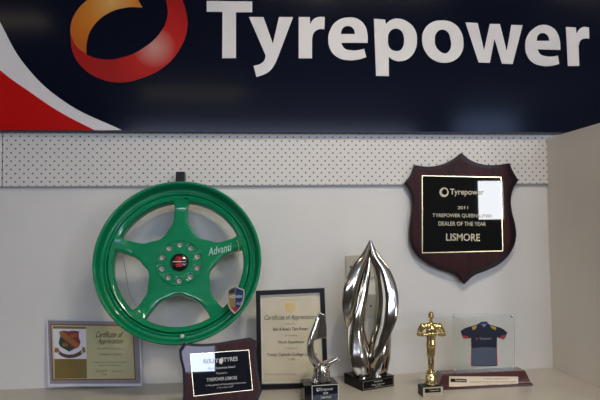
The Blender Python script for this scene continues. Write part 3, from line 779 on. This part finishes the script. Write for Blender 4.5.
# torso, hips, legs
limb(bm, [G(X, 328.5), G(X, 334), G(X, 339.5), G(X, 344)], [5.2 * PX, 4.9 * PX, 4.1 * PX, 4.7 * PX])
limb(bm, [G(X - 5.0, 326), G(X, 324.8), G(X + 5.0, 326)], [2.7 * PX, 2.6 * PX, 2.7 * PX])
for s_ in (-1, 1):
    ball(bm, G(X + 2.4 * s_, 329.5, -3.3 * PX), 2.6 * PX, (1, .55, .8))                       # chest muscle
    limb(bm, [G(X + 2.1 * s_, 345), G(X + 2.1 * s_, 354), G(X + 1.7 * s_, 359), G(X + 1.7 * s_, 364), G(X + 1.4 * s_, 372)],
         [2.5 * PX, 1.9 * PX, 1.35 * PX, 1.45 * PX, .9 * PX])
    limb(bm, [G(X + 1.4 * s_, 373, 0), G(X + 2.0 * s_, 374.5, -3.2 * PX)], [1.3 * PX, .9 * PX])   # foot
    sh_, el, ha = G(X + 8.2 * s_, 326.5), G(X + 12.6 * s_, 334.2, -.8 * PX), G(X + 4.6 * s_, 333.2, -5.2 * PX)
    limb(bm, [sh_, G(X + 10.8 * s_, 330, 0), el], [3.2 * PX, 2.7 * PX, 1.8 * PX])
    limb(bm, [el, G(X + 9 * s_, 334, -3 * PX), ha], [1.9 * PX, 2.0 * PX, 1.2 * PX])
    ball(bm, ha + Vector((-1.0 * s_ * PX, -.2 * PX, 0)), 1.25 * PX, (1.1, .55, 1))                # palm
    for q_, (dz, ln) in enumerate(((.95, 2.2), (.35, 2.6), (-.25, 2.4), (-.85, 1.9))):
        a = ha + Vector((-1.6 * s_ * PX, -.4 * PX, dz * PX)); b_ = a + Vector((-ln * .6 * s_ * PX, -.2 * PX, -.1 * PX)); d_ = b_ + Vector((-ln * .4 * s_ * PX, .4 * PX, -.2 * PX))
        limb(bm, [a, b_, d_], [.36 * PX, .33 * PX, .28 * PX])
    a = ha + Vector((-.6 * s_ * PX, -.3 * PX, 1.0 * PX)); limb(bm, [a, a + Vector((-.8 * s_ * PX, -.3 * PX, .9 * PX)), a + Vector((-1.4 * s_ * PX, -.3 * PX, 1.4 * PX))], [.42 * PX, .38 * PX, .3 * PX])
limb(bm, [G(X, 324.5), G(X, 320.5)], [1.9 * PX, 1.6 * PX])
ball(bm, G(X, 316.2), 2.95 * PX, (.93, 1.12, 1.0)); ball(bm, G(X, 318.4, -.6 * PX), 2.0 * PX, (.85, 1, 1)); ball(bm, G(X, 314.5, .3 * PX), 2.7 * PX, (.95, 1.1, 1.05))
ball(bm, G(X, 317.2, -3.2 * PX), .55 * PX, (.7, 1, 1.5)); ball(bm, G(X, 319.3, -2.6 * PX), .5 * PX, (1.5, .6, .5))
for s_ in (-1, 1):
    ball(bm, G(X + 1.0 * s_, 316.2, -2.85 * PX), .42 * PX); ball(bm, G(X + 2.6 * s_, 317, .2 * PX), .7 * PX, (.5, .8, 1.2))
fused('figure', bm, .0011, M['gold'], gs, 1)

# ------------------------------------------------------------------ jersey award
p = on_shelf(485, 388.2)
ja = empty('jersey_award', (p.x, p.y + .03, 0), 'miniature navy jersey in a clear acrylic plate on mahogany base', 'award', (0, 0, math.radians(1)))
yf = -.03
A1, A2 = L(ja, 436.8, 388, yf), L(ja, 533, 388, yf)
B1, B2 = L(ja, 443.3, 375, yf), L(ja, 526.5, 375, yf)
hz = B1[1]
bm = bmesh.new()
def fr_(x0, x1, y0, y1, z): return [bm.verts.new((x, y, z)) for x, y in ((x0, y0), (x1, y0), (x1, y1), (x0, y1))]
xa, xb = A1[0], A2[0]; xc, xd = B1[0], B2[0]
lv = [fr_(xa, xb, -.03, .03, 0), fr_(xa, xb, -.03, .03, .006), fr_(xa + .004, xb - .004, -.027, .027, .009), fr_(xc - .002, xd + .002, -.024, .024, hz * .88), fr_(xc, xd, -.022, .022, hz)]
for a, b_ in zip(lv, lv[1:]):
    for k_ in range(4): bm.faces.new((a[k_], a[(k_ + 1) % 4], b_[(k_ + 1) % 4], b_[k_]))
bm.faces.new(lv[0]); bm.faces.new(lv[-1]); bmesh.ops.recalc_face_normals(bm, faces=bm.faces)
me = bpy.data.meshes.new('base'); bm.to_mesh(me); bm.free()
jb = link('base', me, M['woodtrophy'], ja)
# front face leans back slightly; brass plate lies on it
pl_y = -.0275
q4 = rectpx(ja, (449.2, 376.4), (518, 376.6), (518, 386.6), (449, 386.6), pl_y)
bp_ = plate('brass_plate', [q4], M['brass'], jb, -.0262, .0022)
plate('label_bar', [rectpx(ja, (450.5, 378.5), (466.6, 379), (466.6, 382.3), (450.5, 382), pl_y - .001)], M['black'], jb, -.0284, .0003)
texts('bar_lettering', ja, M['brass'], -.0288, [('Tyrepower', 455, 466, 379.5, 381.6, .03)])
texts('plate_lettering', ja, M['inkgrey'], -.0286, [('Tyrepower Supporter Award', 484, 508, 378, 379.6), ('Presented to Tyrepower Lismore Junior Football', 470, 516, 381, 382.8), ('Season 2010', 488, 497, 384, 385.5)])
ac = plate('acrylic_panel', [rectpx(ja, (453, 313.5), (515.3, 314), (514.9, 374.8), (453.3, 374.8), -.004)], M['acrylic'], ja, .001, .005)
for (px, py) in ((454.6, 317.3), (512.7, 316.8), (455, 370), (512.8, 370)):
    x, z = L(ja, px, py, -.006)
    s_ = lathe_me('standoff', [(.0001, -.0085), (.0022, -.0085), (.0028, -.007), (.0028, .006), (.0001, .006)], 14, closed=False)
    s_.transform(Matrix.Translation((x, 0, z))); link('standoff', s_, M['alu'], ja, True)
k = 4.448
JY = cr(435, 305, k, [(160,96,c),(186,88,c),(205,78,c),(216,84),(229,77,c),(243,88,c),(272,96,c),(300,106),(321,122,c),(314,138),(306,152,c),(290,148,c),(275,142,c),(274,200),(277,270,c),(220,272),(162,270,c),(163,200),(162,144,c),(150,148,c),(128,148,c),(120,132),(116,116,c),(135,104)])
jy = plate('jersey', [LL(ja, JY, -.006)], M['jersey'], ja, -.0042, .0026, .0008)
ky = -.0068
plate('painted_reflection_band', [LL(ja, cr(435, 305, k, [(164,192,c),(220,188),(273,190,c),(275,268,c),(220,270),(165,268,c)]), ky)], M['jerseyreflect'], jy, ky, .0003)  # reflection band in the acrylic, painted as a paler lower half of the jersey
plate('shoulder_patch', [LL(ja, cr(435, 305, k, [(163,98,c),(186,90,c),(182,104),(168,112,c)]), ky)], M['yellow'], jy, ky, .0004)
plate('shoulder_patch', [LL(ja, cr(435, 305, k, [(244,90,c),(270,97,c),(272,112,c),(252,103)]), ky)], M['yellow'], jy, ky, .0004)
plate('sleeve_trim', [LL(ja, cr(435, 305, k, [(121,134,c),(150,140,c),(149,148,c),(128,147,c)]), ky)], M['red'], jy, ky, .0004)
plate('sleeve_trim', [LL(ja, cr(435, 305, k, [(290,138,c),(314,132,c),(306,151,c),(290,147,c)]), ky)], M['red'], jy, ky, .0004)
plate('side_stripe', [LL(ja, cr(435, 305, k, [(272,190,c),(275,190,c),(278,270,c),(273,270,c)]), ky)], M['red'], jy, ky - .0003, .0003)
plate('side_stripe', [LL(ja, cr(435, 305, k, [(161,190,c),(164,190,c),(165,270,c),(161,270,c)]), ky)], M['red'], jy, ky - .0003, .0003)
plate('collar', [LL(ja, cr(435, 305, k, [(190,90,c),(203,75,c),(230,73,c),(242,88,c),(232,86,c),(218,103,c),(205,88,c)]), ky)], M['blue'], jy, ky, .0006)
plate('collar_opening', [LL(ja, cr(435, 305, k, [(206,86,c),(229,84,c),(218,99,c)]), ky)], M['certgrey'], jy, ky - .0003, .0005)
for o in texts('jersey_lettering', ja, M['jerseyprint'], ky - .0002, [('Tyrepower', 479.5, 491.5, 337.2, 340.4, .02)]): o.parent = jy
plate('jersey_emblem', [LL(ja, [(476.0,337.6,c),(478.6,338.6,c),(476.2,340.2,c)], ky)], M['red'], jy, ky, .0004)

# ------------------------------------------------------------------ ceiling lamps of the shop
tube_m = mat('fluorescent_tube', (1, 1, 1, 1), .5, emis=(1, .87, .70, 1), es=62)
dim_m = mat('dim_fluorescent_tube', (1, 1, 1, 1), .5, emis=(1, .80, .58, 1), es=10)
def lamp(x, y, lab, tm=None):
    o = empty('ceiling_lamp', (x, y, ZC), lab, 'lamp', group='fluorescent ceiling lamps')
    box('housing', -.62, .62, -.06, .06, -.05, -.001, M['plastic'], o, .004)
    t_ = tube_me('tube', [(-.58, 0, -.075), (.58, 0, -.075)], .016, 12); link('tube', t_, tm or tube_m, o, True)
    box('end_cap', -.61, -.58, -.02, .02, -.095, -.049, M['plastic'], o); box('end_cap', .58, .61, -.02, .02, -.095, -.049, M['plastic'], o)
lamp(.7, -1.7, 'fluorescent ceiling lamp above the middle of the bench')
lamp(2.6, -1.6, 'fluorescent ceiling lamp nearest the right wall')
lamp(-2.0, -2.6, 'dim fluorescent ceiling lamp nearest the left wall', dim_m)
lamp(-.55, -4.8, 'dim fluorescent ceiling lamp at the rear of the room', dim_m)

# added fill spotlight, unseen, to brighten the lower wall behind the trophies
tk = empty('added_fill_spot', (.45, -1.45, ZC), 'added unseen fill spotlight on the ceiling, brightening the wall behind the trophies', 'lamp')
aim = (Vector((.32, 0, .12)) - Vector((.45, -1.45, ZC - .16))).normalized()
qr = aim.to_track_quat('-Z', 'Y').to_matrix().to_4x4()
box('mount', -.05, .05, -.05, .05, -.03, -.001, M['plastic'], tk, .004)  # invented fitting that carries the fill spot
box('stem', -.008, .008, -.008, .008, -.12, -.03, M['plastic'], tk)
hd = lathe_me('head', [(.052, -.06), (.056, -.055), (.056, .06), (.03, .075), (.0001, .075), (.0001, .03), (.048, .03)], 32, True, 'Z')
hd.transform(Matrix.Translation((0, 0, -.16)) @ qr); link('head', hd, M['plastic'], tk, True)
sd_ = bpy.data.lights.new('fill_spot_beam', 'SPOT'); sd_.energy = 32; sd_.spot_size = math.radians(62); sd_.spot_blend = 1.0
sd_.shadow_soft_size = .05; sd_.color = (1, .93, .82)
so_ = bpy.data.objects.new('fill_spot_beam', sd_); COL.objects.link(so_); so_.parent = tk
so_.matrix_local = Matrix.Translation((0, 0, -.16)) @ qr @ Matrix.Translation((0, 0, -.065))
